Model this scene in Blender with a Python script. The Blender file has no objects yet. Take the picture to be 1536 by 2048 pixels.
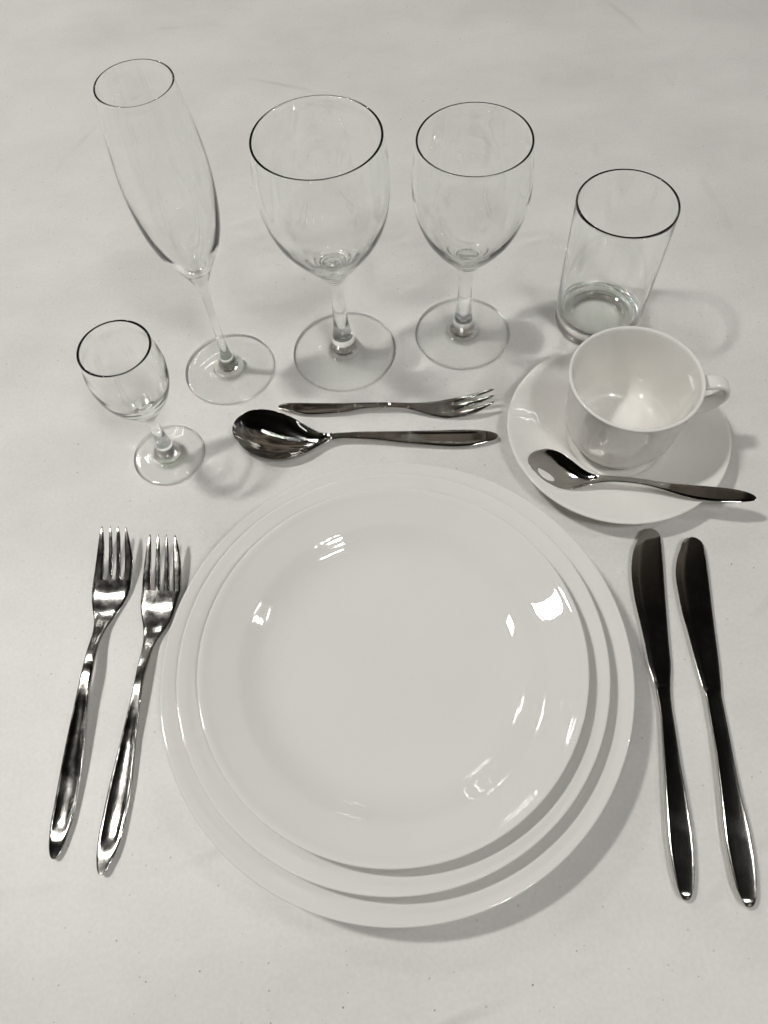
import bpy, bmesh, math, random
import numpy as np
from mathutils import Matrix, Vector

random.seed(4)
C = bpy.context.scene
COL = C.collection
MM = 0.001

# ---------------------------------------------------------------- camera
PITCH, ROLL, HEIGHT, FPX = math.radians(29.123), math.radians(-5.265), 0.450, 1541.1
cp, sp = math.cos(PITCH), math.sin(PITCH)
X0, Y0, F0 = Vector((1, 0, 0)), Vector((0, cp, sp)), Vector((0, sp, -cp))
XC = math.cos(ROLL) * X0 + math.sin(ROLL) * Y0
YC = -math.sin(ROLL) * X0 + math.cos(ROLL) * Y0
cam = bpy.data.cameras.new('camera')
cam.sensor_fit = 'VERTICAL'
cam.sensor_height = 36.0
cam.lens = FPX / 2048 * 36.0
cam.clip_start, cam.clip_end = 0.01, 50.0
camo = bpy.data.objects.new('camera', cam)
m = Matrix.Identity(4)
for i in range(3):
    m[i][0], m[i][1], m[i][2] = XC[i], YC[i], -F0[i]
m[2][3] = HEIGHT
camo.matrix_world = m
COL.objects.link(camo)
C.camera = camo

# ---------------------------------------------------------------- world: a dim hall with a dark ceiling
w = bpy.data.worlds.new('World')
C.world = w
w.use_nodes = True
nt = w.node_tree
nt.nodes.clear()
wo = nt.nodes.new('ShaderNodeOutputWorld')
wb = nt.nodes.new('ShaderNodeBackground')
tc = nt.nodes.new('ShaderNodeTexCoord')
sep = nt.nodes.new('ShaderNodeSeparateXYZ')
el = nt.nodes.new('ShaderNodeValToRGB')            # by height: dim walls and shelves, dark ceiling
el.color_ramp.elements[0].position = 0.0
el.color_ramp.elements[0].color = (0.55, 0.53, 0.48, 1)
el.color_ramp.elements[1].position = 0.75
el.color_ramp.elements[1].color = (0.010, 0.009, 0.0075, 1)
e = el.color_ramp.elements.new(0.32); e.color = (0.26, 0.245, 0.21, 1)
e = el.color_ramp.elements.new(0.50); e.color = (0.09, 0.083, 0.07, 1)
nz = nt.nodes.new('ShaderNodeTexNoise'); nz.inputs['Scale'].default_value = 2.3; nz.inputs['Detail'].default_value = 5
nr = nt.nodes.new('ShaderNodeMapRange')
nr.inputs['From Min'].default_value = 0.35; nr.inputs['From Max'].default_value = 0.65
nr.inputs['To Min'].default_value = 0.0; nr.inputs['To Max'].default_value = 2.6
mx = nt.nodes.new('ShaderNodeMix'); mx.data_type = 'RGBA'; mx.blend_type = 'MULTIPLY'; mx.inputs[0].default_value = 1
L = nt.links.new
L(tc.outputs['Generated'], sep.inputs[0]); L(sep.outputs['Z'], el.inputs[0])
L(tc.outputs['Generated'], nz.inputs['Vector']); L(nz.outputs[0], nr.inputs[0])
L(el.outputs[0], mx.inputs[6]); L(nr.outputs[0], mx.inputs[7])
sh = nt.nodes.new('ShaderNodeVectorMath'); sh.operation = 'DOT_PRODUCT'          # brown shelving at the far end of the hall
L(tc.outputs['Generated'], sh.inputs[0]); sh.inputs[1].default_value = (0.10, 0.75, 0.65)
sm = nt.nodes.new('ShaderNodeMapRange'); sm.interpolation_type = 'SMOOTHSTEP'
sm.inputs['From Min'].default_value = 0.855; sm.inputs['From Max'].default_value = 0.96
L(sh.outputs['Value'], sm.inputs[0])
nz2 = nt.nodes.new('ShaderNodeTexNoise'); nz2.inputs['Scale'].default_value = 11.0; nz2.inputs['Detail'].default_value = 4
L(tc.outputs['Generated'], nz2.inputs['Vector'])
br = nt.nodes.new('ShaderNodeValToRGB')
br.color_ramp.elements[0].position = 0.38; br.color_ramp.elements[0].color = (0.12, 0.10, 0.075, 1)
br.color_ramp.elements[1].position = 0.66; br.color_ramp.elements[1].color = (1.2, 1.04, 0.85, 1)
L(nz2.outputs[0], br.inputs[0])
mb = nt.nodes.new('ShaderNodeMix'); mb.data_type = 'RGBA'
L(sm.outputs[0], mb.inputs[0]); L(mx.outputs[2], mb.inputs[6]); L(br.outputs[0], mb.inputs[7])
L(mb.outputs[2], wb.inputs[0]); wb.inputs[1].default_value = 0.2
L(wb.outputs[0], wo.inputs[0])

# ---------------------------------------------------------------- lamps: fluorescent tubes under the hall ceiling
POWER = 0.40
def area(name, loc, sx, sy, rot, power, col=(1, 0.99, 0.967), tilt=None):
    l = bpy.data.lights.new(name, 'AREA')
    l.shape = 'RECTANGLE'; l.size, l.size_y = sx, sy
    l.energy = power * POWER; l.color = col
    o = bpy.data.objects.new(name, l)
    o.location = loc
    o.rotation_euler = (0, 0, rot)
    if tilt:
        o.rotation_euler = tilt
    COL.objects.link(o)
    return o
def tube_pair(x, y, z, rot, length, power):
    for s in (-1, 1):
        dx, dy = -math.sin(rot) * 0.125 * s, math.cos(rot) * 0.125 * s
        area('fluorescent_tube', (x + dx, y + dy, z), length, 0.018, rot, power)
LAMPS = [  # x, y, z, rotation, length, power: the fixtures nearest the table
    (0.70, -0.86, 2.3, math.radians(14), 0.36, 25),
    (1.85, 0.15, 2.3, math.radians(100), 0.22, 10),
    (-1.25, -1.10, 2.3, math.radians(100), 0.24, 5),
    (-1.55, 1.95, 2.3, math.radians(100), 0.34, 13),
    (-0.95, 2.70, 2.3, math.radians(40), 0.40, 3),
]
for gx in (-5.6, -3.5, 2.9, 4.9):                      # rows of the same fixtures farther down the hall
    for gy in (-3.2, -0.9, 1.4, 3.7, 6.0):
        LAMPS.append((gx, gy + 0.13 * gx, 2.45, math.radians(100), 0.6, 2.0))
for gx, gy in ((-1.4, 4.6), (0.9, 4.4), (-1.2, 6.6), (1.2, 6.5), (-1.0, -3.4), (1.2, -3.3)):
    LAMPS.append((gx, gy, 2.45, math.radians(100), 0.6, 2.0))
for a in LAMPS:
    tube_pair(*a)
area('lit_ceiling_panel', (-1.22, 0.66, 2.3), 0.29, 0.15, 0.35, 92, (1, 0.978, 0.935))

# ---------------------------------------------------------------- exposure
C.view_settings.view_transform = 'Standard'
C.view_settings.look = 'None'
C.view_settings.exposure = 0.0
C.view_settings.gamma = 1.0
C.view_settings.use_curve_mapping = False
C.render.engine = 'CYCLES'
cy = C.cycles
cy.max_bounces = 64; cy.transmission_bounces = 48; cy.glossy_bounces = 10; cy.diffuse_bounces = 24; cy.transparent_max_bounces = 24
cy.caustics_reflective = True; cy.caustics_refractive = True
cy.blur_glossy = 0.0
cy.sample_clamp_indirect = 220.0
cy.use_denoising = True
cy.denoiser = 'OPENIMAGEDENOISE'
cy.use_adaptive_sampling = False
cy.use_guiding = True; cy.use_surface_guiding = True; cy.use_volume_guiding = False; cy.guiding_training_samples = 64

# ---------------------------------------------------------------- materials
def new_mat(name):
    mt = bpy.data.materials.new(name); mt.use_nodes = True
    n = mt.node_tree; n.nodes.clear()
    o = n.nodes.new('ShaderNodeOutputMaterial')
    return mt, n, o
def node(n, t, **kw):
    a = n.nodes.new(t)
    for k, v in kw.items():
        a.inputs[k.replace('_', ' ')].default_value = v
    return a
def mat_table():
    mt, n, o = new_mat('table_top_plastic')
    b = node(n, 'ShaderNodeBsdfPrincipled')
    b.inputs['IOR'].default_value = 1.45
    tc = n.nodes.new('ShaderNodeTexCoord')
    P = tc.outputs['Object']
    lk = n.links.new
    # large dull mottling
    n1 = node(n, 'ShaderNodeTexNoise', Scale=7.0, Detail=5.0, Roughness=0.6)
    lk(P, n1.inputs['Vector'])
    r1 = n.nodes.new('ShaderNodeValToRGB')
    r1.color_ramp.elements[0].position = 0.30; r1.color_ramp.elements[0].color = (0.676, 0.664, 0.643, 1)
    r1.color_ramp.elements[1].position = 0.72; r1.color_ramp.elements[1].color = (0.746, 0.735, 0.715, 1)
    lk(n1.outputs[0], r1.inputs[0])
    # wiped-on dirt: stretched, rotated smears
    mpz = n.nodes.new('ShaderNodeMapping'); mpz.inputs['Scale'].default_value = (7.0, 11.0, 7.0); mpz.inputs['Rotation'].default_value = (0, 0, 0.6); lk(P, mpz.inputs[0])
    nz_ = node(n, 'ShaderNodeTexNoise', Scale=1.0, Detail=7.0, Roughness=0.68); lk(mpz.outputs[0], nz_.inputs['Vector'])
    mz = node(n, 'ShaderNodeMapRange', From_Min=0.40, From_Max=0.72, To_Min=1.01, To_Max=0.90); lk(nz_.outputs[0], mz.inputs[0])
    mulz = n.nodes.new('ShaderNodeMix'); mulz.data_type = 'RGBA'; mulz.blend_type = 'MULTIPLY'; mulz.inputs[0].default_value = 1
    lk(r1.outputs[0], mulz.inputs[6]); lk(mz.outputs[0], mulz.inputs[7])
    # fine grain of the moulded surface
    n2 = node(n, 'ShaderNodeTexNoise', Scale=420.0, Detail=2.0)
    lk(P, n2.inputs['Vector'])
    m2 = node(n, 'ShaderNodeMapRange', From_Min=0.3, From_Max=0.7, To_Min=0.955, To_Max=1.02)
    lk(n2.outputs[0], m2.inputs[0])
    mul = n.nodes.new('ShaderNodeMix'); mul.data_type = 'RGBA'; mul.blend_type = 'MULTIPLY'; mul.inputs[0].default_value = 1
    lk(mulz.outputs[2], mul.inputs[6]); lk(m2.outputs[0], mul.inputs[7])
    col = mul.outputs[2]
    # dark specks of three sizes
    for sc, rad, keep, dark in ((42.0, 0.028, 0.22, (0.20, 0.19, 0.17, 1)), (75.0, 0.050, 0.13, (0.34, 0.325, 0.30, 1)), (150.0, 0.075, 0.08, (0.42, 0.40, 0.36, 1))):
        v = node(n, 'ShaderNodeTexVoronoi', Scale=sc); v.voronoi_dimensions = '2D'
        lk(P, v.inputs['Vector'])
        lt = n.nodes.new('ShaderNodeMapRange'); lt.interpolation_type = 'SMOOTHSTEP'
        lt.inputs['From Min'].default_value = rad * 0.45; lt.inputs['From Max'].default_value = rad
        lt.inputs['To Min'].default_value = 1; lt.inputs['To Max'].default_value = 0
        lk(v.outputs['Distance'], lt.inputs[0])
        sx = n.nodes.new('ShaderNodeSeparateColor'); lk(v.outputs['Color'], sx.inputs[0])
        th = n.nodes.new('ShaderNodeMath'); th.operation = 'LESS_THAN'; th.inputs[1].default_value = keep
        lk(sx.outputs[0], th.inputs[0])
        am = n.nodes.new('ShaderNodeMath'); am.operation = 'MULTIPLY'
        lk(lt.outputs[0], am.inputs[0]); lk(th.outputs[0], am.inputs[1])
        am2 = n.nodes.new('ShaderNodeMath'); am2.operation = 'MULTIPLY'
        lk(am.outputs[0], am2.inputs[0]); lk(sx.outputs[1], am2.inputs[1])
        mm = n.nodes.new('ShaderNodeMix'); mm.data_type = 'RGBA'
        lk(am2.outputs[0], mm.inputs[0]); lk(col, mm.inputs[6]); mm.inputs[7].default_value = dark
        col = mm.outputs[2]
    # faint scuff marks: thin arcs, broken up
    mp = n.nodes.new('ShaderNodeMapping'); lk(P, mp.inputs[0])
    mp.inputs['Location'].default_value = (0.13, -0.60, 0)
    wv = n.nodes.new('ShaderNodeTexWave'); wv.wave_type = 'RINGS'; wv.rings_direction = 'Z'
    wv.inputs['Scale'].default_value = 3.1; wv.inputs['Distortion'].default_value = 3.5; wv.inputs['Detail'].default_value = 2
    wv.inputs['Detail Scale'].default_value = 1.2
    lk(mp.outputs[0], wv.inputs['Vector'])
    sc1 = n.nodes.new('ShaderNodeMapRange'); sc1.inputs['From Min'].default_value = 0.985; sc1.inputs['From Max'].default_value = 1.0
    lk(wv.outputs['Fac'], sc1.inputs[0])
    n3 = node(n, 'ShaderNodeTexNoise', Scale=9.0, Detail=2.0); lk(P, n3.inputs['Vector'])
    sc2 = n.nodes.new('ShaderNodeMapRange'); sc2.inputs['From Min'].default_value = 0.56; sc2.inputs['From Max'].default_value = 0.68; sc2.inputs['To Max'].default_value = 0.28
    lk(n3.outputs[0], sc2.inputs[0])
    am = n.nodes.new('ShaderNodeMath'); am.operation = 'MULTIPLY'; lk(sc1.outputs[0], am.inputs[0]); lk(sc2.outputs[0], am.inputs[1])
    mm = n.nodes.new('ShaderNodeMix'); mm.data_type = 'RGBA'; mm.inputs[7].default_value = (0.36, 0.345, 0.31, 1)
    lk(am.outputs[0], mm.inputs[0]); lk(col, mm.inputs[6])
    lk(mm.outputs[2], b.inputs['Base Color'])
    rr = node(n, 'ShaderNodeMapRange', From_Min=0.3, From_Max=0.7, To_Min=0.36, To_Max=0.48)
    lk(n1.outputs[0], rr.inputs[0]); lk(rr.outputs[0], b.inputs['Roughness'])
    n4 = node(n, 'ShaderNodeTexNoise', Scale=260.0, Detail=3.0); lk(P, n4.inputs['Vector'])
    bp = n.nodes.new('ShaderNodeBump'); bp.inputs['Strength'].default_value = 0.05; bp.inputs['Distance'].default_value = 0.0006
    lk(n4.outputs[0], bp.inputs['Height']); lk(bp.outputs[0], b.inputs['Normal'])
    lk(b.outputs[0], o.inputs[0])
    return mt
def mat_porcelain(name, col):
    mt, n, o = new_mat(name)
    lk = n.links.new
    b = node(n, 'ShaderNodeBsdfPrincipled')
    tc = n.nodes.new('ShaderNodeTexCoord')
    n1 = node(n, 'ShaderNodeTexNoise', Scale=18.0, Detail=3.0); lk(tc.outputs['Object'], n1.inputs['Vector'])
    r = n.nodes.new('ShaderNodeValToRGB')
    r.color_ramp.elements[0].position = 0.3; r.color_ramp.elements[0].color = tuple(c * 0.975 for c in col) + (1,)
    r.color_ramp.elements[1].position = 0.7; r.color_ramp.elements[1].color = tuple(col) + (1,)
    lk(n1.outputs[0], r.inputs[0]); lk(r.outputs[0], b.inputs['Base Color'])
    b.inputs['Roughness'].default_value = 0.012
    b.inputs['IOR'].default_value = 1.52
    n2 = node(n, 'ShaderNodeTexNoise', Scale=55.0, Detail=1.0); lk(tc.outputs['Object'], n2.inputs['Vector'])
    bp = n.nodes.new('ShaderNodeBump'); bp.inputs['Strength'].default_value = 0.0012; bp.inputs['Distance'].default_value = 0.0008
    lk(n2.outputs[0], bp.inputs['Height']); lk(bp.outputs[0], b.inputs['Normal'])
    lk(b.outputs[0], o.inputs[0])
    return mt
def mat_steel(name, col, rough, worn, seed=0.0):
    mt, n, o = new_mat(name)
    lk = n.links.new
    b = node(n, 'ShaderNodeBsdfPrincipled')
    b.inputs['Metallic'].default_value = 1.0
    b.inputs['Base Color'].default_value = tuple(col) + (1,)
    tc = n.nodes.new('ShaderNodeTexCoord')
    P = tc.outputs['Object']
    sd = n.nodes.new('ShaderNodeMapping'); sd.inputs['Location'].default_value = (seed, seed * 0.7, 0); lk(P, sd.inputs[0])
    P = sd.outputs[0]
    # hairline scratches along and across, and blotches of wear
    n1 = node(n, 'ShaderNodeTexNoise', Scale=90.0, Detail=5.0, Roughness=0.65); lk(P, n1.inputs['Vector'])
    rr = node(n, 'ShaderNodeMapRange', From_Min=0.35, From_Max=0.75, To_Min=rough, To_Max=rough + 0.16 * worn)
    lk(n1.outputs[0], rr.inputs[0])
    n5 = node(n, 'ShaderNodeTexNoise', Scale=42.0, Detail=4.0, Roughness=0.6); lk(P, n5.inputs['Vector'])      # finger marks
    fm = node(n, 'ShaderNodeMapRange', From_Min=0.54, From_Max=0.66, To_Min=0.0, To_Max=0.12 * worn); lk(n5.outputs[0], fm.inputs[0])
    ra = n.nodes.new('ShaderNodeMath'); ra.operation = 'ADD'; lk(rr.outputs[0], ra.inputs[0]); lk(fm.outputs[0], ra.inputs[1])
    lk(ra.outputs[0], b.inputs['Roughness'])
    mp = n.nodes.new('ShaderNodeMapping'); mp.inputs['Scale'].default_value = (120, 2600, 900); lk(P, mp.inputs[0])
    n2 = node(n, 'ShaderNodeTexNoise', Scale=1.0, Detail=3.0); lk(mp.outputs[0], n2.inputs['Vector'])
    n3 = node(n, 'ShaderNodeTexNoise', Scale=240.0, Detail=2.0); lk(P, n3.inputs['Vector'])
    ad = n.nodes.new('ShaderNodeMath'); ad.operation = 'ADD'; lk(n2.outputs[0], ad.inputs[0]); lk(n3.outputs[0], ad.inputs[1])
    bp = n.nodes.new('ShaderNodeBump'); bp.inputs['Strength'].default_value = 0.22 * worn; bp.inputs['Distance'].default_value = 0.00035
    lk(ad.outputs[0], bp.inputs['Height']); lk(bp.outputs[0], b.inputs['Normal'])
    lk(b.outputs[0], o.inputs[0])
    return mt
def mat_glass(name, tint):
    """solid glass where it is thick or curved tightly; sheet glass (no net refraction) where the wall is thin"""
    mt, n, o = new_mat(name)
    lk = n.links.new
    g = node(n, 'ShaderNodeBsdfGlass', Roughness=0.0, IOR=1.5)
    tc = n.nodes.new('ShaderNodeTexCoord')
    n1 = node(n, 'ShaderNodeTexNoise', Scale=40.0, Detail=1.0); lk(tc.outputs['Object'], n1.inputs['Vector'])
    bp = n.nodes.new('ShaderNodeBump'); bp.inputs['Strength'].default_value = 0.012; bp.inputs['Distance'].default_value = 0.0006
    lk(n1.outputs[0], bp.inputs['Height']); lk(bp.outputs[0], g.inputs['Normal'])
    g.inputs['Color'].default_value = tuple(tint) + (1,)
    tr = n.nodes.new('ShaderNodeBsdfTransparent'); tr.inputs[0].default_value = tuple(c * 0.995 for c in tint) + (1,)
    gl = node(n, 'ShaderNodeBsdfGlossy', Roughness=0.0); lk(bp.outputs[0], gl.inputs['Normal'])
    geo = n.nodes.new('ShaderNodeNewGeometry')
    ior = n.nodes.new('ShaderNodeMix'); ior.inputs[2].default_value = 1.5; ior.inputs[3].default_value = 1.5
    # Fresnel by the angle alone (Schlick), the same from both sides of the wall
    lw = n.nodes.new('ShaderNodeVectorMath'); lw.operation = 'DOT_PRODUCT'
    lk(geo.outputs['Incoming'], lw.inputs[0]); lk(geo.outputs['Normal'], lw.inputs[1])
    def mth(op, a, b=None):
        q = n.nodes.new('ShaderNodeMath'); q.operation = op
        for i, x in enumerate((a, b)):
            if x is None: continue
            if isinstance(x, (int, float)): q.inputs[i].default_value = x
            else: lk(x, q.inputs[i])
        return q.outputs[0]
    cosv = mth('ABSOLUTE', lw.outputs['Value'])
    fr = mth('ADD', mth('MULTIPLY', mth('POWER', mth('SUBTRACT', 1.0, cosv), 5.0), 0.96), 0.04)
    thin = n.nodes.new('ShaderNodeMixShader'); lk(fr, thin.inputs[0]); lk(tr.outputs[0], thin.inputs[1]); lk(gl.outputs[0], thin.inputs[2])
    n.nodes.remove(ior)
    at = n.nodes.new('ShaderNodeAttribute'); at.attribute_name = 'sheet'
    mx = n.nodes.new('ShaderNodeMixShader'); lk(at.outputs['Fac'], mx.inputs[0]); lk(g.outputs[0], mx.inputs[1]); lk(thin.outputs[0], mx.inputs[2])
    lk(mx.outputs[0], o.inputs[0])
    return mt
TABLE = mat_table()
CHINA = mat_porcelain('white_porcelain', (0.745, 0.733, 0.708))
CUPCHINA = mat_porcelain('cream_porcelain', (0.785, 0.772, 0.74))
STEEL = mat_steel('polished_steel', (0.54, 0.525, 0.50), 0.04, 0.25)
WORN = mat_steel('worn_steel', (0.42, 0.41, 0.39), 0.07, 0.6)
WORN_TOO = mat_steel('worn_steel_second_fork', (0.41, 0.40, 0.38), 0.075, 0.65, 0.37)
SATIN = mat_steel('knife_steel', (0.56, 0.55, 0.52), 0.11, 0.20)
GLASS = mat_glass('clear_glass', (0.995, 1.0, 0.996))

# ---------------------------------------------------------------- builders
def tag(o, label=None, cat=None, group=None, kind=None):
    if label: o['label'] = label
    if cat: o['category'] = cat
    if group: o['group'] = group
    if kind: o['kind'] = kind
    return o
def empty(name, loc, rz=0.0):
    o = bpy.data.objects.new(name, None)
    o.location = loc; o.rotation_euler = (0, 0, rz)
    o.empty_display_size = 0.01
    COL.objects.link(o)
    return o
def mesh_obj(name, verts, faces, norms, mat, parent=None, loc=None):
    """one mesh object; norms = one normal per vertex, kept as custom normals so that parts meet without a seam"""
    me = bpy.data.meshes.new(name)
    me.from_pydata([tuple(v) for v in verts], [], [tuple(f) for f in faces])
    me.update()
    for pl in me.polygons:
        pl.use_smooth = True
    if norms is not None:
        me.normals_split_custom_set_from_vertices([tuple(x) for x in norms])
    me.materials.append(mat)
    o = bpy.data.objects.new(name, me)
    if parent: o.parent = parent
    if loc: o.location = loc
    COL.objects.link(o)
    return o
def spline(pts, per=8):
    """Catmull-Rom through the (r, z) points of a profile"""
    p = np.array(pts, float)
    p = np.vstack([2 * p[0] - p[1], p, 2 * p[-1] - p[-2]])
    if abs(p[1][0]) < 1e-9:
        p[0] = (-p[2][0], p[2][1])
    if abs(p[-2][0]) < 1e-9:
        p[-1] = (-p[-3][0], p[-3][1])
    out = []
    for i in range(1, len(p) - 2):
        a, b, c, d = p[i - 1], p[i], p[i + 1], p[i + 2]
        # centripetal parameters keep tight corners free of loops
        t0 = 0.0; t1 = t0 + max(np.hypot(*(b - a)), 1e-6) ** 0.5; t2 = t1 + max(np.hypot(*(c - b)), 1e-6) ** 0.5; t3 = t2 + max(np.hypot(*(d - c)), 1e-6) ** 0.5
        for k in range(per):
            t = t1 + (t2 - t1) * k / per
            A1 = (t1 - t) / (t1 - t0) * a + (t - t0) / (t1 - t0) * b
            A2 = (t2 - t) / (t2 - t1) * b + (t - t1) / (t2 - t1) * c
            A3 = (t3 - t) / (t3 - t2) * c + (t - t2) / (t3 - t2) * d
            B1 = (t2 - t) / (t2 - t0) * A1 + (t - t0) / (t2 - t0) * A2
            B2 = (t3 - t) / (t3 - t1) * A2 + (t - t1) / (t3 - t1) * A3
            q = (t2 - t) / (t2 - t1) * B1 + (t - t1) / (t2 - t1) * B2
            out.append(q)
    out.append(p[-2])
    out = np.array(out)
    out[:, 0] = np.maximum(out[:, 0], 0)
    return out
def lathe_parts(prof, parts, mat, root, seg=128, per=8, sheet=None):
    """revolve a closed profile (from the axis, out and back to the axis); parts = [(name, first, last, parent index)] in profile point indices,
    several ranges per part allowed"""
    P = spline(prof, per)
    n = len(P)
    T = np.gradient(P, axis=0)
    T /= np.maximum(np.linalg.norm(T, axis=1, keepdims=True), 1e-12)
    N = np.stack([T[:, 1], -T[:, 0]], 1)             # outward when the profile runs upwards on the outside
    N[0] = (0, -1) if N[0][1] < 0 else (0, 1)
    N[-1] = (0, -1) if N[-1][1] < 0 else (0, 1)
    ang = np.linspace(0, 2 * math.pi, seg, endpoint=False)
    ca, sa = np.cos(ang), np.sin(ang)
    made = {}
    for name, ranges, parent in parts:
        V, F, NN = [], [], []
        for (i0, i1) in ranges:
            i0 *= per; i1 = min(i1 * per, n - 1)
            base = []
            for i in range(i0, i1 + 1):
                st = len(V)
                if P[i][0] < 1e-7:
                    V.append((0, 0, P[i][1] * MM)); NN.append((0, 0, N[i][1])); base.append((st, 1))
                else:
                    r, z = P[i] * MM
                    for k in range(seg):
                        V.append((r * ca[k], r * sa[k], z)); NN.append((N[i][0] * ca[k], N[i][0] * sa[k], N[i][1]))
                    base.append((st, seg))
            for (a, na), (b, nb) in zip(base[:-1], base[1:]):
                for k in range(seg):
                    k2 = (k + 1) % seg
                    if na == 1 and nb == 1: continue
                    if na == 1: F.append((a, b + k2, b + k))
                    elif nb == 1: F.append((a + k, a + k2, b))
                    else: F.append((a + k, a + k2, b + k2, b + k))
        par = made[parent] if parent else root
        made[name] = mesh_obj(name, V, F, NN, mat, par)
        if sheet:
            at = made[name].data.attributes.new('sheet', 'FLOAT', 'POINT')
            at.data.foreach_set('value', [float(sheet(name, math.hypot(q[0], q[1]) / MM, q[2] / MM)) for q in V])
    return made
def pchip(x, y, q):
    x, y, q = np.asarray(x, float), np.asarray(y, float), np.asarray(q, float)
    h = np.diff(x); d = np.diff(y) / h
    m = np.zeros(len(x))
    for i in range(1, len(x) - 1):
        if d[i - 1] * d[i] > 0:
            w1, w2 = 2 * h[i] + h[i - 1], h[i] + 2 * h[i - 1]
            m[i] = (w1 + w2) / (w1 / d[i - 1] + w2 / d[i])
    m[0], m[-1] = d[0], d[-1]
    k = np.clip(np.searchsorted(x, q) - 1, 0, len(x) - 2)
    t = np.clip((q - x[k]) / h[k], 0, 1)
    return ((1 + 2 * t) * (1 - t) ** 2 * y[k] + t * (1 - t) ** 2 * h[k] * m[k] + t * t * (3 - 2 * t) * y[k + 1] + t * t * (t - 1) * h[k] * m[k + 1])
def smooth(y, n):
    if n < 1: return y
    k = np.exp(-0.5 * (np.arange(-2 * n, 2 * n + 1) / n) ** 2); k /= k.sum()
    p = np.concatenate([2 * y[0] - y[1:2 * n + 1][::-1], y, 2 * y[-1] - y[-2 * n - 1:-1][::-1]])
    return np.convolve(p, k, 'valid')
def sstep(a, b, x):
    t = np.clip((x - a) / (b - a), 0, 1)
    return t * t * (3 - 2 * t)
def outline(rows, S, blunt_end, step=1.0, sig=2.0):
    """left and right edge at the stations S, with rounded-off tips"""
    a = np.array(rows, float)
    e = a[-1, 0]
    g = np.arange(0, e + step / 2, step)
    mask = (a[:, 0] >= 5.5)
    if blunt_end: mask &= (a[:, 0] <= e - 5.5)
    out = []
    for c in (1, 2):
        x, y = a[mask, 0], a[mask, c]
        gy = np.interp(g, x, y)
        gy = smooth(gy, int(round(sig / step)))
        yy = np.interp(S, g, gy)
        out.append((yy, S))
    yl, yr = out[0][0].copy(), out[1][0].copy()
    mid = (yl + yr) / 2
    f = np.ones_like(S)
    t = np.clip(S / 9.0, 0, 1); f *= np.sqrt(np.maximum(1 - (1 - t) ** 2, 0))
    pull = np.clip(S / 16.0, 0, 1)
    if blunt_end:
        t = np.clip((e - S) / blunt_end, 0, 1); f *= np.sqrt(np.maximum(1 - (1 - t) ** 2, 0))
    return mid + (yl - mid) * f, mid + (yr - mid) * f
def ring_grid(S, yl, yr, zt, zb, M=17):
    """closed rings of 2(M-1) vertices; zt(i, v), zb(i, v) give the upper and lower surface at v in [-1, 1]"""
    v = np.sin(np.linspace(math.pi / 2, -math.pi / 2, M))
    G = []
    for i, s in enumerate(S):
        y = (yl[i] + yr[i]) / 2 + (yl[i] - yr[i]) / 2 * v
        up, lo = zt(i, v), zb(i, v)
        ring = [(s, y[k], up[k]) for k in range(M)] + [(s, y[k], lo[k]) for k in range(M - 2, 0, -1)]
        G.append(ring)
    return np.array(G) * MM
def grid_normals(G):
    n, m, _ = G.shape
    a = np.roll(G, -1, 1) - np.roll(G, 1, 1)
    b = np.empty_like(G); b[1:-1] = G[2:] - G[:-2]; b[0] = G[1] - G[0]; b[-1] = G[-1] - G[-2]
    N = np.cross(a, b)
    l = np.linalg.norm(N, axis=2, keepdims=True)
    N = np.where(l > 1e-14, N / np.maximum(l, 1e-14), 0)
    # outward: compare with the direction from the ring's middle
    d = G - G.mean(1, keepdims=True)
    if (N * d).sum() < 0: N = -N
    N[np.linalg.norm(N, axis=2) < 0.5] = (0, 0, 1)
    return N
def grid_part(name, G, N, i0, i1, mat, parent, cap0=False, cap1=False):
    n, m, _ = G.shape
    V = G[i0:i1 + 1].reshape(-1, 3); NN = N[i0:i1 + 1].reshape(-1, 3)
    F = []
    for i in range(i1 - i0):
        for k in range(m):
            k2 = (k + 1) % m
            F.append((i * m + k, i * m + k2, (i + 1) * m + k2, (i + 1) * m + k))
    # face direction must agree with the normals
    f = F[len(F) // 2]
    fn = np.cross(V[f[1]] - V[f[0]], V[f[2]] - V[f[0]])
    flip = np.dot(fn, NN[f[0]]) < 0
    if flip: F = [t[::-1] for t in F]
    V, NN = list(map(tuple, V)), list(map(tuple, NN))
    def cap(i, sgn):
        st = len(V)
        for k in range(m):
            V.append(tuple(G[i][k])); NN.append((sgn, 0, 0))
        q = list(range(st, st + m))
        a = np.array([V[x] for x in q[:]])
        F.append(tuple(q))
    if cap0: cap(i0, -1)
    if cap1: cap(i1, 1)
    return mesh_obj(name, V, F, NN, mat, parent)

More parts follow.
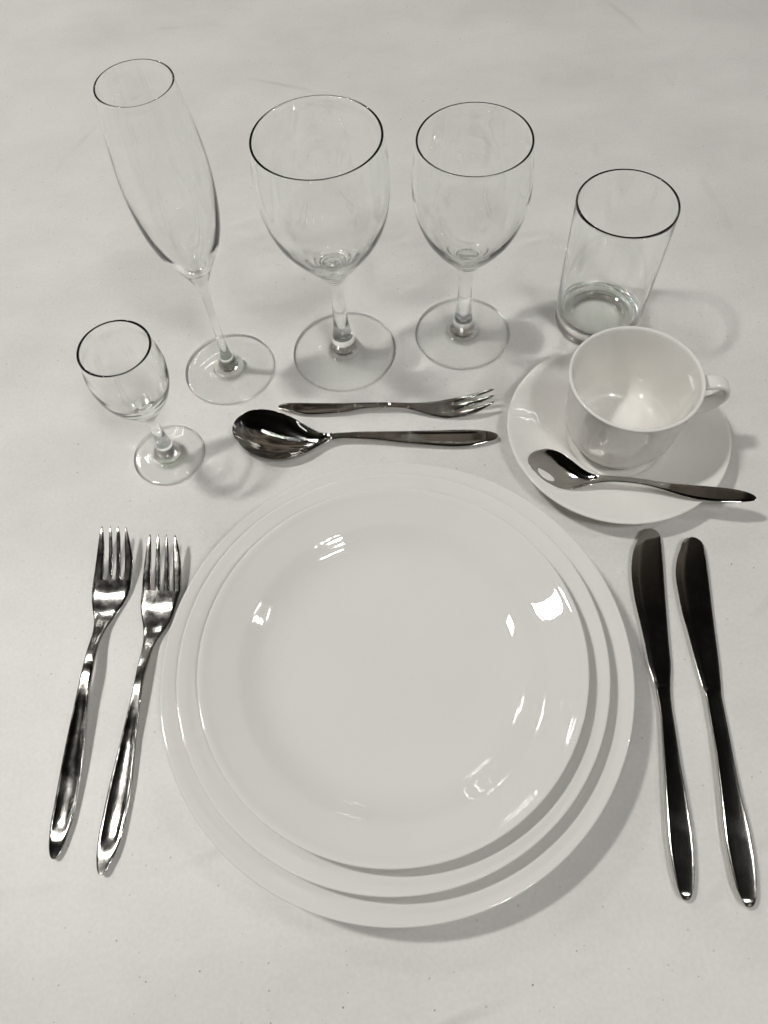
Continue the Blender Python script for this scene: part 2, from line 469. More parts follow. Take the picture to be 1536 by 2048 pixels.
CUT = {
    'forkL': dict(o=[-194.74, 53.63], ang=84.743, z=[(0, 3), (30, 3), (70, 6.5), (105, 9.5), (124, 6), (135, 2.7), (145, 1.4), (155, 1.9), (164, 3.7), (198, 13.5)],
      rows=[(0, 0.0, 0.0), (0.4, 0.51, -0.68), (1, 1.27, -1.7), (2, 2.55, -2.2), (3.5, 3.51, -2.75), (6, 4.47, -3.66), (9, 5.05, -4.29), (13.0, 5.68, -5.07), (19.0, 6.26, -6.07), (25.0, 6.34, -6.4), (31.0, 6.37, -6.6), (37.0, 6.29, -6.56), (43.0, 6.2, -6.45), (49.0, 6.11, -6.23), (55.0, 5.97, -5.94), (61.0, 5.77, -5.56), (67.0, 5.51, -5.16), (73.0, 5.16, -4.71), (79.0, 4.81, -4.28), (85.0, 4.46, -3.86), (91.0, 4.13, -3.54), (97.0, 3.84, -3.5), (103.0, 3.56, -3.46), (109.0, 3.51, -3.28), (115.0, 3.67, -2.96), (121.0, 3.57, -2.75), (127.0, 3.49, -3.37), (133.0, 4.34, -4.57), (139.0, 5.88, -7.08), (145.0, 8.28, -9.9), (151.0, 9.94, -12.34), (155.0, 10.56, -13.59), (158.0, 10.77, -14.27), (161.0, 10.82, -14.47), (164.0, 10.77, -14.47)],
      tines=[[(164.0, 10.77, 4.1), (169.8, 10.35, 4.04), (175.7, 10.06, 4.32), (181.5, 9.77, 4.75), (187.3, 9.48, 5.4), (193.1, 9.19, 6.28), (198.9, 8.4, 7.81)], [(164.0, 2.09, -2.13), (169.8, 1.41, -1.73), (175.6, 1.65, -1.31), (181.4, 1.97, -0.76), (187.3, 2.36, -0.02), (193.1, 2.79, 0.77), (198.9, 2.93, 2.49)], [(164.0, -3.9, -7.4), (169.8, -3.74, -6.94), (175.6, -3.4, -6.52), (181.4, -3.08, -6.06), (187.2, -2.67, -5.36), (193.0, -2.17, -4.62), (198.8, -2.15, -2.69)], [(164.0, -9.02, -14.47), (169.7, -9.18, -14.67), (175.4, -8.94, -14.66), (181.1, -8.58, -13.48), (186.8, -8.12, -12.04), (192.5, -7.65, -10.25), (198.3, -7.44, -7.97)]],
    ),
    'forkR': dict(o=[-168.44, 43.64], ang=83.114, z=[(0, 4), (30, 2.6), (70, 4), (105, 7), (122, 5), (133, 2.4), (143, 1.4), (153, 1.8), (164, 3.6), (200, 12.5)],
      rows=[(0, 0.0, 0.0), (0.4, 0.36, -0.41), (1, 0.91, -1.02), (2, 1.81, -2.04), (3.5, 2.87, -3.26), (6, 3.61, -4.38), (9, 4.4, -5.67), (13.0, 4.93, -6.74), (19.0, 5.43, -7.56), (25.0, 5.57, -7.91), (31.0, 5.59, -8.0), (37.0, 5.59, -8.07), (43.0, 5.37, -7.9), (49.0, 5.12, -7.7), (55.0, 4.74, -7.21), (61.0, 4.35, -6.7), (67.0, 3.93, -6.08), (73.0, 3.5, -5.48), (79.0, 3.0, -5.24), (85.0, 2.5, -5.01), (91.0, 1.99, -4.77), (97.0, 1.49, -4.54), (103.0, 1.45, -4.39), (109.0, 1.47, -4.26), (115.0, 1.66, -4.83), (121.0, 1.42, -4.93), (127.0, 1.98, -5.29), (133.0, 2.63, -6.74), (139.0, 4.3, -9.88), (145.0, 6.37, -12.5), (151.0, 8.41, -13.56), (155.0, 9.14, -14.17), (158.0, 9.42, -14.73), (161.0, 9.54, -15.41), (164.0, 9.37, -16.07)],
      tines=[[(164.0, 9.36, 3.51), (170.1, 9.84, 4.16), (176.2, 9.95, 4.75), (182.3, 9.91, 5.36), (188.3, 9.75, 6.01), (194.4, 9.4, 6.82), (200.5, 8.7, 8.05)], [(164.0, 1.05, -2.58), (170.1, 1.68, -1.94), (176.2, 2.21, -1.28), (182.3, 2.72, -0.56), (188.4, 3.1, 0.22), (194.5, 3.43, 1.15), (200.6, 3.23, 2.69)], [(164.0, -4.57, -8.74), (170.1, -4.21, -7.96), (176.2, -3.73, -7.19), (182.2, -3.23, -6.37), (188.3, -2.74, -5.48), (194.4, -2.35, -4.45), (200.5, -2.37, -2.9)], [(164.0, -10.96, -16.22), (170.0, -10.24, -15.77), (176.1, -9.49, -15.04), (182.1, -8.79, -14.06), (188.1, -8.16, -12.71), (194.1, -7.7, -10.93), (200.2, -7.88, -8.51)]],
    ),
    'dessert': dict(o=[-69.13, 344.6], ang=-5.526, z=[(0, 3), (25, 2.6), (50, 4), (78, 5.5), (98, 4), (112, 1.8), (121, 1.4), (130, 2.2), (156, 11.5)],
      rows=[(0, 0.0, 0.0), (0.4, 0.64, -0.43), (1, 1.59, -1.07), (2, 2.25, -1.98), (3.5, 2.38, -2.74), (6, 2.59, -4.01), (9, 2.7, -5.3), (13.0, 2.72, -6.66), (19.0, 2.62, -7.84), (25.0, 2.34, -8.18), (31.0, 1.97, -8.07), (37.0, 1.6, -7.95), (43.0, 1.24, -7.71), (49.0, 0.89, -7.47), (55.0, 0.78, -6.22), (61.0, 0.65, -5.08), (67.0, 0.36, -5.03), (73.0, 0.07, -4.99), (79.0, -0.07, -4.91), (85.0, -0.17, -4.9), (91.0, -0.1, -5.2), (97.0, 0.16, -6.58), (103.0, 0.87, -8.39), (109.0, 2.09, -9.93), (115.0, 3.43, -11.21), (118.1, 4.09, -11.83), (121.1, 4.72, -12.26), (124.1, 5.2, -12.27), (127.1, 5.52, -12.13)],
      tines=[[(127.1, 5.52, 1.05), (131.8, 5.8, 1.55), (136.5, 6.09, 2.05), (141.2, 6.17, 2.5), (145.9, 6.32, 3.29), (150.6, 6.86, 4.37), (155.3, 6.73, 5.65)], [(127.1, 0.19, -5.84), (131.8, 0.6, -5.22), (136.5, 1.0, -4.6), (141.2, 1.02, -3.98), (145.8, 1.1, -2.99), (150.5, 1.26, -1.63), (155.2, 1.19, 0.13)], [(127.1, -6.69, -12.13), (131.8, -6.27, -12.37), (136.4, -5.99, -12.05), (141.1, -5.96, -11.23), (145.7, -5.78, -9.74), (150.3, -4.87, -7.72), (155.0, -4.08, -5.14)]],
    ),
    'spoon': dict(o=[84.05, 300.99], ang=173.677, z=[(0, 3.5), (30, 3), (75, 4.8), (105, 5.8), (118, 6.2), (135, 8), (158, 9), (188, 9)],
      rows=[(0, 0.0, 0.0), (0.4, -0.63, 0.49), (1, -1.58, 1.23), (2, -2.64, 2.33), (3.5, -3.12, 3.29), (6, -3.87, 4.87), (9, -4.51, 5.96), (13.0, -5.08, 7.19), (17.0, -5.38, 8.11), (21.0, -5.44, 8.58), (25.0, -5.44, 8.87), (29.0, -5.39, 9.09), (33.0, -5.15, 9.0), (37.0, -4.9, 8.9), (41.0, -4.66, 8.81), (45.0, -4.43, 8.53), (49.0, -4.2, 8.2), (53.0, -3.97, 7.88), (57.0, -3.75, 7.58), (61.0, -3.52, 7.33), (65.0, -3.29, 7.08), (69.0, -3.06, 6.82), (73.0, -2.89, 6.36), (77.0, -2.72, 5.91), (81.0, -2.55, 5.45), (85.0, -2.4, 5.16), (89.0, -2.26, 4.96), (93.0, -2.13, 4.76), (97.0, -1.96, 4.58), (101.0, -1.57, 4.49), (105.0, -1.19, 4.4), (109.0, -0.81, 4.37), (113.0, -0.6, 5.11), (117.0, -0.38, 6.28), (121.0, -0.12, 8.13), (125.0, -0.65, 11.22), (129.0, -2.54, 14.44), (133.0, -4.85, 17.34), (137.0, -7.64, 19.64), (141.0, -10.39, 21.17), (145.0, -12.6, 22.44), (149.0, -14.81, 23.11), (153.0, -16.27, 23.62), (157.0, -17.68, 23.23), (161.0, -18.57, 22.61), (165.0, -19.29, 21.12), (169.0, -19.28, 19.56), (173.0, -19.08, 17.04), (177.6, -17.65, 13.87), (180.6, -16.44, 9.8), (183.1, -14.08, 6.14), (184.6, -12.12, 3.94), (185.6, -10.81, 2.01), (186.2, -5.47, 0.8), (186.6, 0.0, 0.0)],
    ),
    'teaspoon': dict(o=[233.6, 224.96], ang=161.003, z=[(0, 22), (35, 20), (60, 18.3), (85, 16), (97, 14.6), (110, 14), (123, 14.5), (142, 16)],
      rows=[(0, 0.0, 0.0), (0.4, -0.23, 0.49), (1, -0.59, 1.23), (2, -1.17, 2.45), (3.5, -1.97, 4.01), (6, -2.41, 5.15), (9, -2.81, 6.24), (13.0, -2.9, 7.08), (17.0, -2.98, 7.91), (21.0, -2.75, 8.34), (25.0, -2.43, 8.73), (29.0, -2.1, 8.94), (33.0, -1.74, 8.97), (37.0, -1.38, 8.98), (41.0, -1.03, 8.5), (45.0, -0.69, 8.02), (49.0, -0.39, 7.32), (53.0, -0.16, 6.45), (57.0, 0.08, 5.6), (61.0, -0.09, 4.98), (65.0, -0.29, 4.36), (69.0, -0.37, 4.08), (73.0, -0.29, 4.11), (77.0, -0.22, 4.15), (81.0, 0.02, 4.51), (85.0, 0.28, 4.88), (89.0, 0.58, 5.44), (93.0, 0.98, 6.45), (97.0, 1.4, 7.72), (101.0, 0.67, 9.77), (105.0, -0.62, 11.92), (109.0, -3.14, 14.07), (113.0, -5.75, 15.42), (117.0, -8.47, 16.09), (121.0, -10.45, 16.22), (125.0, -12.08, 15.32), (129.0, -12.27, 13.99), (133.0, -11.86, 11.76), (134.0, -11.42, 11.18), (137.0, -10.14, 8.79), (139.5, -8.09, 6.61), (141.0, -6.47, 4.49), (142.0, -4.47, 2.25), (142.6, -1.79, 0.9), (143.0, 0.0, 0.0)],
    ),
    'knifeL': dict(o=[135.08, 6.12], ang=80.594, z=[(0, 4), (215, 4)],
      rows=[(0, 0.0, 0.0), (0.4, 0.49, -0.48), (1, 1.23, -1.19), (2, 2.46, -2.38), (3.5, 3.3, -3.38), (6, 4.63, -4.36), (9, 5.16, -5.08), (13.0, 5.74, -5.75), (19.0, 6.41, -6.39), (25.0, 6.77, -6.76), (31.0, 6.92, -6.77), (37.0, 6.81, -6.47), (43.0, 6.64, -6.0), (49.0, 6.45, -5.67), (55.0, 6.24, -5.35), (61.0, 5.92, -4.75), (67.0, 5.62, -4.14), (73.0, 5.39, -3.82), (79.0, 5.17, -3.51), (85.0, 4.94, -3.19), (91.0, 4.75, -2.87), (97.0, 4.82, -2.46), (103.0, 5.23, -2.33), (109.0, 5.89, -2.5), (115.0, 6.76, -2.88), (121.0, 8.32, -3.84), (127.0, 9.22, -4.29), (133.0, 9.69, -4.21), (139.0, 10.36, -4.22), (145.0, 11.12, -4.3), (151.0, 12.0, -4.45), (157.0, 12.88, -4.59), (163.0, 13.75, -4.71), (169.0, 14.29, -4.85), (175.0, 14.64, -5.0), (181.0, 14.82, -5.17), (187.0, 14.42, -5.4), (193.0, 13.58, -5.62), (199.0, 12.32, -5.74), (205.9, 9.43, -5.82), (208.9, 7.53, -5.55), (211.4, 5.49, -4.63), (212.9, 4.24, -3.73), (213.9, 2.17, -1.87), (214.5, 0.87, -0.75), (214.9, 0.0, 0.0)],
    ),
    'knifeR': dict(o=[165.9, 0.45], ang=82.043, z=[(0, 4), (215, 4)],
      rows=[(0, 0.0, 0.0), (0.4, 0.8, -0.63), (1, 2.0, -1.58), (2, 3.09, -2.68), (3.5, 4.27, -3.51), (6, 5.28, -4.45), (9, 6.13, -5.15), (13.0, 6.6, -5.65), (19.0, 7.29, -6.25), (25.0, 7.67, -6.4), (31.0, 7.94, -6.44), (37.0, 7.83, -6.18), (43.0, 7.61, -5.78), (49.0, 7.25, -5.05), (55.0, 6.93, -4.52), (61.0, 6.66, -4.25), (67.0, 6.45, -3.99), (73.0, 6.27, -3.72), (79.0, 6.23, -3.55), (85.0, 6.27, -3.43), (91.0, 6.4, -3.22), (97.0, 6.58, -2.96), (103.0, 6.69, -2.69), (109.0, 6.8, -2.41), (115.0, 7.89, -3.04), (121.0, 8.83, -3.34), (127.0, 9.61, -3.77), (133.0, 10.33, -4.02), (139.0, 11.01, -4.15), (145.0, 11.64, -4.27), (151.0, 12.44, -4.42), (157.0, 13.34, -4.6), (163.0, 13.81, -4.81), (169.0, 14.16, -5.04), (175.0, 14.38, -5.3), (181.0, 14.57, -5.56), (187.0, 14.11, -5.83), (193.0, 12.9, -6.0), (199.0, 10.97, -6.04), (201.9, 9.58, -5.96), (204.9, 8.06, -5.87), (207.4, 5.93, -4.73), (208.9, 4.65, -3.96), (209.9, 3.18, -2.92), (210.5, 2.21, -1.17), (210.9, 0.0, 0.0)],
    ),
}
def stations(e, cuts, fine=None):
    s = list(np.arange(0, 9, 0.35)) + list(np.arange(9, e - 8, 1.2)) + list(np.arange(e - 8, e, 0.35)) + [e] + list(cuts)
    if fine: s = [x for x in s if not fine[0] < x < fine[1]] + list(np.arange(fine[0], fine[1], 0.3))
    s = sorted(set(round(float(x), 3) for x in s))
    out = [s[0]]
    for x in s[1:]:
        if x - out[-1] > 0.12 or x in cuts:
            if x in cuts and x - out[-1] <= 0.12: out[-1] = x
            else: out.append(x)
    return np.array(out)
def edge(v, p): return np.sqrt(np.maximum(1 - np.abs(v) ** p, 0))
def zline(tab, S, sig=5.0):
    g = np.arange(-30, 260, 0.5)
    a = np.array(tab, float)
    z = np.interp(g, a[:, 0], a[:, 1])
    n = int(sig / 0.5)
    k = np.exp(-0.5 * (np.arange(-3 * n, 3 * n + 1) / n) ** 2); k /= k.sum()
    z = np.convolve(np.pad(z, 3 * n, mode='edge'), k, 'valid')
    return np.interp(S, g, z)
def root_of(key, name, dz=0.0):
    d = CUT[key]
    return empty(name, (d['o'][0] * MM, d['o'][1] * MM, dz * MM), math.radians(d['ang']))
def make_fork(key, name, mat, cut, channel, th):
    d = CUT[key]
    r = root_of(key, name)
    e = d['rows'][-1][0]
    S = stations(e, [cut])
    yl, yr = outline(d['rows'], S, 0)
    zc = zline(d['z'], S)
    h = th / 2 * (0.55 + 0.45 * sstep(0, 10, S)) + 0.35 * sstep(60, 95, S) * (1 - sstep(110, 135, S))
    ch = channel * sstep(9, 20, S) * (1 - sstep(70, 100, S))
    cc = 0.45 * sstep(cut, cut + 22, S) * (1 - sstep(e - 12, e, S))
    def zt(i, v): return zc[i] + h[i] * edge(v, 7) - ch[i] * np.maximum(1 - (np.abs(v) / 0.80) ** 2, 0) ** 0.85 - cc[i] * (1 - v * v)
    def zb(i, v): return zc[i] - h[i] * edge(v, 4) - cc[i] * (1 - v * v)
    G = ring_grid(S, yl, yr, zt, zb, 21)
    N = grid_normals(G)
    ic = int(np.argmin(np.abs(S - cut)))
    grid_part('handle', G, N, 0, ic, mat, r)
    hd = grid_part('head', G, N, ic, len(S) - 1, mat, r, cap1=True)
    hroot = h[-1]
    for rows in d['tines']:
        a = np.array(rows, float)
        et = a[-1, 0]
        T = np.concatenate([np.linspace(a[0, 0], et - 3, 24), et - 3 + 3 * np.sin(np.linspace(0, math.pi / 2, 9))[1:]])
        l = smooth(np.interp(T, a[:, 0], a[:, 1]), 0); q = smooth(np.interp(T, a[:, 0], a[:, 2]), 0)
        l, q = pchip(a[:, 0], a[:, 1], T), pchip(a[:, 0], a[:, 2], T)
        mid = (l + q) / 2
        f = np.sqrt(np.maximum(1 - (1 - np.clip((et - T) / 2.6, 0, 1)) ** 2, 0)); f = np.maximum(f, 0.02)
        l, q = mid + (l - mid) * f, mid + (q - mid) * f
        zz = zline(d['z'], T)
        hh = hroot * (1 - 0.25 * sstep(e, et, T)) * np.maximum(np.sqrt(np.clip((et - T) / 2.0, 0, 1)), 0.03)
        def zt2(i, v): return zz[i] + hh[i] * edge(v, 5)
        def zb2(i, v): return zz[i] - hh[i] * edge(v, 4)
        G2 = ring_grid(T, l, q, zt2, zb2, 9)
        grid_part('tine', G2, grid_normals(G2), 0, len(T) - 1, mat, hd, cap1=True)
    return r
def make_spoon(key, name, mat, cut, depth, b0, th, channel=0.35):
    d = CUT[key]
    r = root_of(key, name)
    e = d['rows'][-1][0]
    S = stations(e, [cut])
    yl, yr = outline(d['rows'], S, 11, sig=2.5)
    zc = zline(d['z'], S)
    h = th / 2 * (0.55 + 0.45 * sstep(0, 10, S)) + 0.25 * sstep(60, 95, S) * (1 - sstep(105, 128, S)) - th * 0.18 * sstep(cut, cut + 20, S)
    ch = channel * sstep(8, 20, S) * (1 - sstep(55, 90, S))
    u = np.clip((S - b0) / (e - b0), 0, 1)
    dp = depth * np.maximum(1 - np.abs(2 * np.clip(u, 0, 1) ** 0.92 - 1) ** 2.3, 0) ** 0.8 * (u > 0)
    dp = smooth(dp, 2)
    def zt(i, v): return zc[i] + h[i] * edge(v, 7) - ch[i] * (1 - sstep(0.40, 0.82, np.abs(v))) - dp[i] * (1 - np.abs(v) ** 2.2)
    def zb(i, v): return zc[i] - h[i] * edge(v, 4) - dp[i] * (1 - np.abs(v) ** 2.2)
    G = ring_grid(S, yl, yr, zt, zb, 33)
    N = grid_normals(G)
    ic = int(np.argmin(np.abs(S - cut)))
    grid_part('handle', G, N, 0, ic, mat, r)
    grid_part('bowl', G, N, ic, len(S) - 1, mat, r)
    return r
def make_knife(key, name, mat, cut, teeth):
    d = CUT[key]
    r = root_of(key, name)
    e = d['rows'][-1][0]
    S = stations(e, [cut], fine=teeth)
    yl, yr = outline(d['rows'], S, 6.5)
    on = sstep(teeth[0], teeth[0] + 6, S) * (1 - sstep(teeth[1] - 5, teeth[1], S))
    yl = yl + 0.17 * on * (np.abs(((S / 1.2) % 1) * 2 - 1) - 0.5)
    bl = sstep(cut - 2.0, cut + 2.0, S)                # blade factor
    hb = 0.85
    hh = 2.6 * np.sqrt(np.clip(1 - (1 - np.clip(S / 5.0, 0, 1)) ** 2, 0.004, 1)) * (1 - 0.5 * sstep(40, 106, S))
    zc = 3.5 + 0.25 * bl
    def zt(i, v):
        hand = hh[i] * (0.91 * edge(v, 14) + 0.09 * (1 - v * v))
        blade = hb * edge(v, 16) * (1 - 0.75 * sstep(0.45, 1.0, v))
        return zc[i] + hand * (1 - bl[i]) + blade * bl[i]
    def zb(i, v):
        hand = hh[i] * (0.91 * edge(v, 14) + 0.09 * (1 - v * v))
        blade = hb * edge(v, 16) * (1 - 0.75 * sstep(0.45, 1.0, v))
        return zc[i] - hand * (1 - bl[i]) - blade * bl[i]
    G = ring_grid(S, yl, yr, zt, zb, 25)
    N = grid_normals(G)
    ic = int(np.argmin(np.abs(S - cut)))
    grid_part('handle', G, N, 0, ic, mat, r)
    grid_part('blade', G, N, ic, len(S) - 1, mat, r)
    return r

# ---------------------------------------------------------------- the table
bm = bmesh.new()
bmesh.ops.create_cube(bm, size=1)
bmesh.ops.scale(bm, vec=(2.6, 2.2, 0.045), verts=bm.verts)
bmesh.ops.bevel(bm, geom=list(bm.edges), offset=0.012, segments=4, affect='EDGES')
bmesh.ops.translate(bm, vec=(0.0, 0.55, -0.0225), verts=bm.verts)
me = bpy.data.meshes.new('table'); bm.to_mesh(me); bm.free()
me.materials.append(TABLE)
tab = bpy.data.objects.new('table', me); COL.objects.link(tab)
tag(tab, 'pale off white speckled plastic table top under the whole place setting', 'table', kind='structure')

# ---------------------------------------------------------------- plates: a stack of three
def plate_profile(R, H, fl):
    return [(0, 3.0), (0.50 * R, 2.8), (0.535 * R, 1.6), (0.555 * R, 0.15), (0.585 * R, 0.0), (0.610 * R, 0.6), (0.635 * R, 2.2), (0.70 * R, 5.0), (0.765 * R, 8.6),
            (0.83 * R, 12.0), (0.93 * R, H - 5.6), (R - 2.2, H - 2.8), (R - 0.5, H - 1.5), (R, H - 0.75), (R - 0.35, H - 0.12), (R - 1.3, H), (R - 3.2, H - 0.55), (0.94 * R, H - 2.0),
            (0.89 * R, H - 4.1), (0.84 * R, H - 6.1), (0.80 * R, H - 7.8), (0.76 * R, fl + 7.9), (0.72 * R, fl + 5.6), (0.68 * R, fl + 3.7), (0.63 * R, fl + 2.0), (0.57 * R, fl + 0.85), (0.50 * R, fl + 0.3), (0.40 * R, fl + 0.05), (0.22 * R, fl), (0, fl)]
def make_plate(x, y, z, R, label, twist):
    r = empty('plate', (x * MM, y * MM, z * MM), twist)
    lathe_parts(plate_profile(R, 26, 8.0), [('rim', [(6, 20)], None), ('well', [(0, 6), (20, 29)], None)], CHINA, r, 192, 6)
    return tag(r, label, 'plate', 'white plates stacked in the middle')
make_plate(-2.0, 139.2, 0, 133.8, 'largest white plate, lying on the table at the bottom of the stack', 0.3)
make_plate(-3.68, 139.0, 8.45, 120.5, 'middle sized white plate between the largest and the smallest of the stack', 1.4)
make_plate(-3.42, 137.1, 16.9, 107.0, 'smallest white plate, on top of the stack, its whole well empty and in view', 2.2)

# ---------------------------------------------------------------- saucer and cup
sa = empty('saucer', (162.0 * MM, 289.6 * MM, 0))
sp_ = [(0, 2.2), (22, 2.0), (24.5, 0.2), (26.5, 0.0), (28.5, 0.8), (33, 3.2), (45, 5.4), (58, 9.4), (68, 13.6), (72.2, 15.4), (73.8, 16.5), (73.4, 17.3), (72.2, 17.4), (68, 15.9), (60, 12.9), (50, 9.3),
       (41, 7.0), (35, 6.2), (32.6, 5.5), (31.2, 4.6), (29, 4.3), (15, 4.3), (0, 4.3)]
lathe_parts(sp_, [('rim', [(6, 17)], None), ('well', [(0, 6), (17, 22)], None)], CUPCHINA, sa, 160, 6)
tag(sa, 'round white saucer under the cup, teaspoon across it', 'saucer')
cu = empty('cup', (163.4 * MM, 292.2 * MM, 4.35 * MM))
cp_ = [(0, 1.4), (23, 1.3), (25, 0.1), (27.0, 0.0), (28.1, 0.7), (28.2, 2.4), (28.6, 4.0), (30.4, 6.2), (33.4, 9.8), (35.6, 14.0), (36.8, 19.5), (37.4, 28), (38.2, 38), (39.1, 48), (40.1, 56.5), (41.0, 61.2), (41.5, 62.6), (41.1, 63.3), (40.2, 63.5),
       (39.2, 62.6), (38.2, 59.0), (36.9, 50), (35.7, 40), (34.7, 30), (33.9, 21), (32.3, 14.5), (28.5, 9.2), (21, 6.6), (10, 6.0), (0, 5.9)]
cups = lathe_parts(cp_, [('body', [(0, 29)], None)], CUPCHINA, cu, 128, 6)
# handle: a flat strap bent into an ear
hp = spline([(36.4, 51.6), (42.5, 53.8), (51.5, 54.4), (57.8, 51.6), (60.4, 45.4), (58.8, 39.0), (53.8, 33.6), (45.5, 30.2), (35.0, 28.4)], 10)
HA = math.radians(-4)
rings = []
tn = np.gradient(hp, axis=0); tn /= np.linalg.norm(tn, axis=1, keepdims=True)
for i, (q, t) in enumerate(zip(hp, tn)):
    nn = np.array([-t[1], t[0]])
    f = i / (len(hp) - 1)
    hw, ht = 5.6 - 0.6 * math.sin(math.pi * f), 2.3 - 0.35 * math.sin(math.pi * f)
    if f < 0.12 or f > 0.88:
        g = (0.12 - min(f, 1 - f)) / 0.12
        hw += 2.4 * g * g; ht += 1.2 * g * g
    ring = []
    for k in range(28):
        a = 2 * math.pi * k / 28
        cx, sx = math.cos(a), math.sin(a)
        y = hw * math.copysign(abs(cx) ** 0.62, cx); o = ht * math.copysign(abs(sx) ** 0.72, sx)
        ring.append((q[0] + nn[0] * o, y, q[1] + nn[1] * o))
    rings.append(ring)
G = np.array(rings)
c, s = math.cos(HA), math.sin(HA)
G = np.stack([G[..., 0] * c - G[..., 1] * s, G[..., 0] * s + G[..., 1] * c, G[..., 2]], -1) * MM
grid_part('handle', G, grid_normals(G), 0, len(G) - 1, CUPCHINA, cu)
tag(cu, 'empty cream white cup standing on the saucer, handle to the right', 'cup')

# ---------------------------------------------------------------- glasses
def foot_profile(R, stem, node, rise):
    """underside and top of a foot up to the stem; first 7 points are the foot's underside and edge"""
    return [(0, 1.3), (R * 0.55, 0.9), (R * 0.93, 0.05), (R - 0.6, 0.15), (R, 1.0), (R - 0.5, 1.75), (R * 0.86, 2.3), (R * 0.62, 3.0), (R * 0.42, 3.9)] + node
SHEET_WALL = 0.0
def make_glass(name, x, y, prof, parts, label, cat, group=None, twist=0.0, wall=(0, 0, 0), foot=0, top=0):
    def sheet(part, r, z):
        if part == 'rim': return 0
        if part in ('bowl', 'wall'): return SHEET_WALL * sstep(wall[0], wall[1], z) * (1 - sstep(top - wall[2] - 2.0, top - wall[2], z))
        if part == 'foot' and z < 12: return sstep(10.5, 12.0, r) * (1 - sstep(foot - 1.6, foot - 0.7, r))
        if part == 'base': return 1 - sstep(17, 22, r)
        return 0
    r = empty(name, (x * MM, y * MM, 0.02 * MM), twist)
    lathe_parts(prof, parts, GLASS, r, 144, 7, sheet)
    return tag(r, label, cat, group)
# red wine glass: the large one
f = foot_profile(38.7, 5, [(12.2, 5.4), (9.6, 7.2), (8.8, 9.6), (8.3, 13), (7.4, 19), (6.4, 25), (5.5, 33)], 0)
nf = len(f)
st = [(4.95, 44), (4.8, 53), (5.0, 62), (5.5, 69)]
bo = [(6.3, 72.2), (6.8, 73.8), (8.1, 75.6), (8.8, 77.6), (10.4, 79.5), (11.4, 82.0), (13.3, 84.2), (14.9, 87.0), (17.3, 89.6), (20.8, 94.5), (26.8, 103), (31.9, 111.5), (35.6, 120), (38.3, 130), (39.8, 142), (40.1, 151), (39.5, 162), (38.4, 172), (37.6, 177.6)]
ri = [(37.45, 179.0), (36.9, 179.5), (36.2, 179.1)]
inn = [(36.1, 177.4), (37.0, 172), (38.1, 162), (38.7, 151), (38.4, 142), (36.8, 130), (33.8, 120), (29.8, 111.5), (24.3, 103), (18.2, 95.8), (12.6, 90.2), (9.2, 87.6), (7.6, 86.9), (4, 86.7), (0, 86.7)]
a = nf + len(st); b = a + len(bo); c_ = b + len(ri)
pf = f + st + bo + ri + inn
P3 = lambda: [('foot', [(0, 9)], None), ('stem', [(9, a)], None), ('bowl', [(a, b - 1), (c_, len(pf) - 1)], None), ('rim', [(b - 1, c_)], 'bowl')]
make_glass('wine_glass', -18.4, 392.6, pf, P3(), 'larger wide bowled stemmed wine glass, standing between the tall flute and the smaller wine glass', 'wine glass', 'stemmed wine glasses', wall=(103, 105, 16), foot=38.7, top=179.4)
# white wine glass: the smaller one
f = foot_profile(35.6, 5, [(11.6, 5.3), (9.2, 7.0), (8.3, 9.4), (7.7, 13), (6.8, 18), (6.0, 25), (5.4, 32)], 0)
nf = len(f)
st = [(5.0, 40), (4.85, 49), (5.1, 57), (5.5, 63)]
bo = [(6.1, 65.6), (6.7, 67.3), (8.2, 68.9), (9.0, 71.0), (10.9, 72.7), (12.1, 75.2), (14.3, 77.2), (16.0, 79.8), (19.4, 83.4), (25.0, 91.6), (29.6, 99.6), (32.9, 108), (35.3, 117), (36.7, 127), (36.9, 136), (36.2, 146), (35.0, 156), (34.3, 162.4)]
ri = [(34.1, 163.8), (33.6, 164.3), (32.95, 163.9)]
inn = [(32.9, 162.2), (33.7, 156), (34.9, 146), (35.6, 136), (35.3, 127), (33.9, 117), (31.3, 108), (27.6, 99.6), (22.6, 91.6), (17.0, 84.8), (12.6, 80.8), (10.6, 78.6), (9.6, 77.0), (8.2, 76.3), (4, 76.1), (0, 76.1)]
a = nf + len(st); b = a + len(bo); c_ = b + len(ri)
pf = f + st + bo + ri + inn
make_glass('wine_glass', 71.9, 399.4, pf, P3(), 'smaller stemmed wine glass, standing between the larger wine glass and the straight tumbler', 'wine glass', 'stemmed wine glasses', wall=(92, 94, 15), foot=35.6, top=164.2)
# champagne flute
f = foot_profile(33.8, 3, [(9.5, 5.3), (7.3, 7.0), (6.6, 9.2), (5.6, 12.5), (4.4, 16.5), (3.5, 22), (2.9, 30)], 0)
nf = len(f)
st = [(2.55, 42), (2.5, 56), (2.7, 70), (3.1, 80)]
bo = [(4.3, 86.5), (7.2, 93.6), (11.0, 102), (15.2, 110), (18.8, 118), (21.6, 127), (23.7, 137), (25.1, 149), (25.75, 161), (25.7, 173), (25.0, 184), (23.9, 195), (22.5, 206.5), (21.0, 217.5), (20.55, 221)]
ri = [(20.4, 222.1), (20.0, 222.5), (19.5, 222.2)]
inn = [(19.5, 220.9), (20.0, 217.5), (21.6, 206.5), (23.0, 195), (24.0, 184), (24.6, 173), (24.5, 161), (23.5, 149), (21.6, 137), (19.0, 127), (15.9, 118.5), (12.4, 111.0), (8.8, 104.6), (5.2, 100.4), (2.4, 99.2), (0, 98.9)]
a = nf + len(st); b = a + len(bo); c_ = b + len(ri)
pf = f + st + bo + ri + inn
make_glass('champagne_flute', -105.3, 385.5, pf, P3(), 'tall narrow champagne flute with a thin stem, the tallest glass', 'champagne flute', wall=(131, 133, 18), foot=33.8, top=222.4)
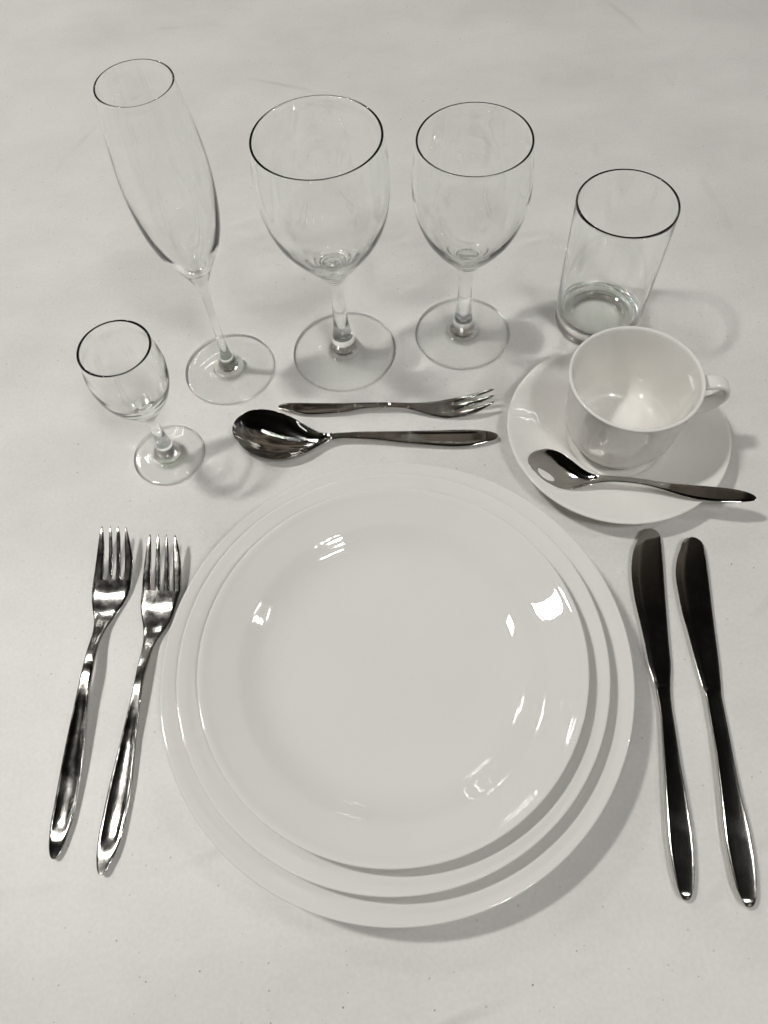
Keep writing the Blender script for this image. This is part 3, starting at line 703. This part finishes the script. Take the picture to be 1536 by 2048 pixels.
# small liqueur glass
f = foot_profile(25.2, 4, [(9.6, 5.2), (7.6, 6.9), (6.9, 9.0), (6.0, 13), (5.0, 18), (4.2, 24), (3.8, 29)], 0)
nf = len(f)
st = [(3.6, 33), (3.5, 38), (3.7, 42)]
bo = [(4.6, 46.0), (7.4, 50.6), (11.6, 56.6), (16.0, 63.4), (19.8, 70.8), (22.4, 78.6), (23.8, 87), (24.15, 93), (23.5, 100.5), (22.3, 107.5), (21.85, 111.8)]
ri = [(21.7, 113.2), (21.2, 113.7), (20.4, 113.3)]
inn = [(20.3, 111.6), (20.8, 107.5), (21.9, 100.5), (22.5, 93), (22.0, 87), (20.4, 78.6), (17.4, 71.4), (13.4, 65.2), (9.0, 60.6), (6.0, 58.6), (3, 58.1), (0, 58.0)]
a = nf + len(st); b = a + len(bo); c_ = b + len(ri)
pf = f + st + bo + ri + inn
make_glass('liqueur_glass', -147.1, 312.3, pf, P3(), 'small short stemmed liqueur glass, the smallest glass, beside the foot of the flute', 'liqueur glass', wall=(70.5, 72.5, 14), foot=25.2, top=113.6)
# tumbler
pf = [(0, 1.6), (22, 1.3), (26.5, 0.2), (28.6, 0.1), (30.4, 1.0), (31.2, 3.0), (31.4, 8), (31.6, 16), (31.9, 30), (32.3, 55), (32.7, 80), (33.0, 103.5), (33.05, 105.6), (32.8, 106.8), (32.3, 107.2), (31.7, 106.8),
      (31.45, 105.5), (31.3, 102), (30.9, 80), (30.4, 55), (29.8, 30), (29.3, 20), (28.6, 14.6), (26.8, 11.4), (23.5, 10.0), (16, 9.6), (0, 9.5)]
make_glass('tumbler', 174.5, 401.5, pf, [('wall', [(7, 12), (16, 22)], None), ('base', [(0, 7), (22, 26)], None), ('rim', [(12, 16)], 'wall')],
           'straight sided stemless glass tumbler with a thick base, behind the cup', 'tumbler', wall=(18, 20, 26), top=106.5)

# ---------------------------------------------------------------- cutlery
tag(make_fork('forkL', 'table_fork', WORN, 124.0, 0.9, 2.0), 'outer table fork with four tines, farther from the plates of the two on the left', 'fork', 'table forks left of the plates')
tag(make_fork('forkR', 'table_fork', WORN_TOO, 124.0, 0.9, 2.0), 'inner table fork with four tines, its head tucked under the edge of the largest plate', 'fork', 'table forks left of the plates')
tag(make_fork('dessert', 'dessert_fork', STEEL, 98.0, 0.35, 1.9), 'short dessert fork with three tines lying above the large spoon', 'fork')
tag(make_spoon('spoon', 'table_spoon', STEEL, 112.0, 7.4, 118.0, 1.9), 'large polished spoon with a wide bowl lying on the table above the plates', 'spoon')
tag(make_spoon('teaspoon', 'teaspoon', STEEL, 92.0, 3.8, 97.0, 1.6, 0.0), 'small teaspoon resting across the saucer in front of the cup', 'teaspoon')
tag(make_knife('knifeL', 'table_knife', SATIN, 112.0, (160, 205)), 'inner table knife, nearer the plates, its rounded tip under the edge of the saucer', 'knife', 'table knives right of the plates')
tag(make_knife('knifeR', 'table_knife', SATIN, 112.5, (160, 203)), 'outer table knife, farthest right, with a serrated rounded tip', 'knife', 'table knives right of the plates')
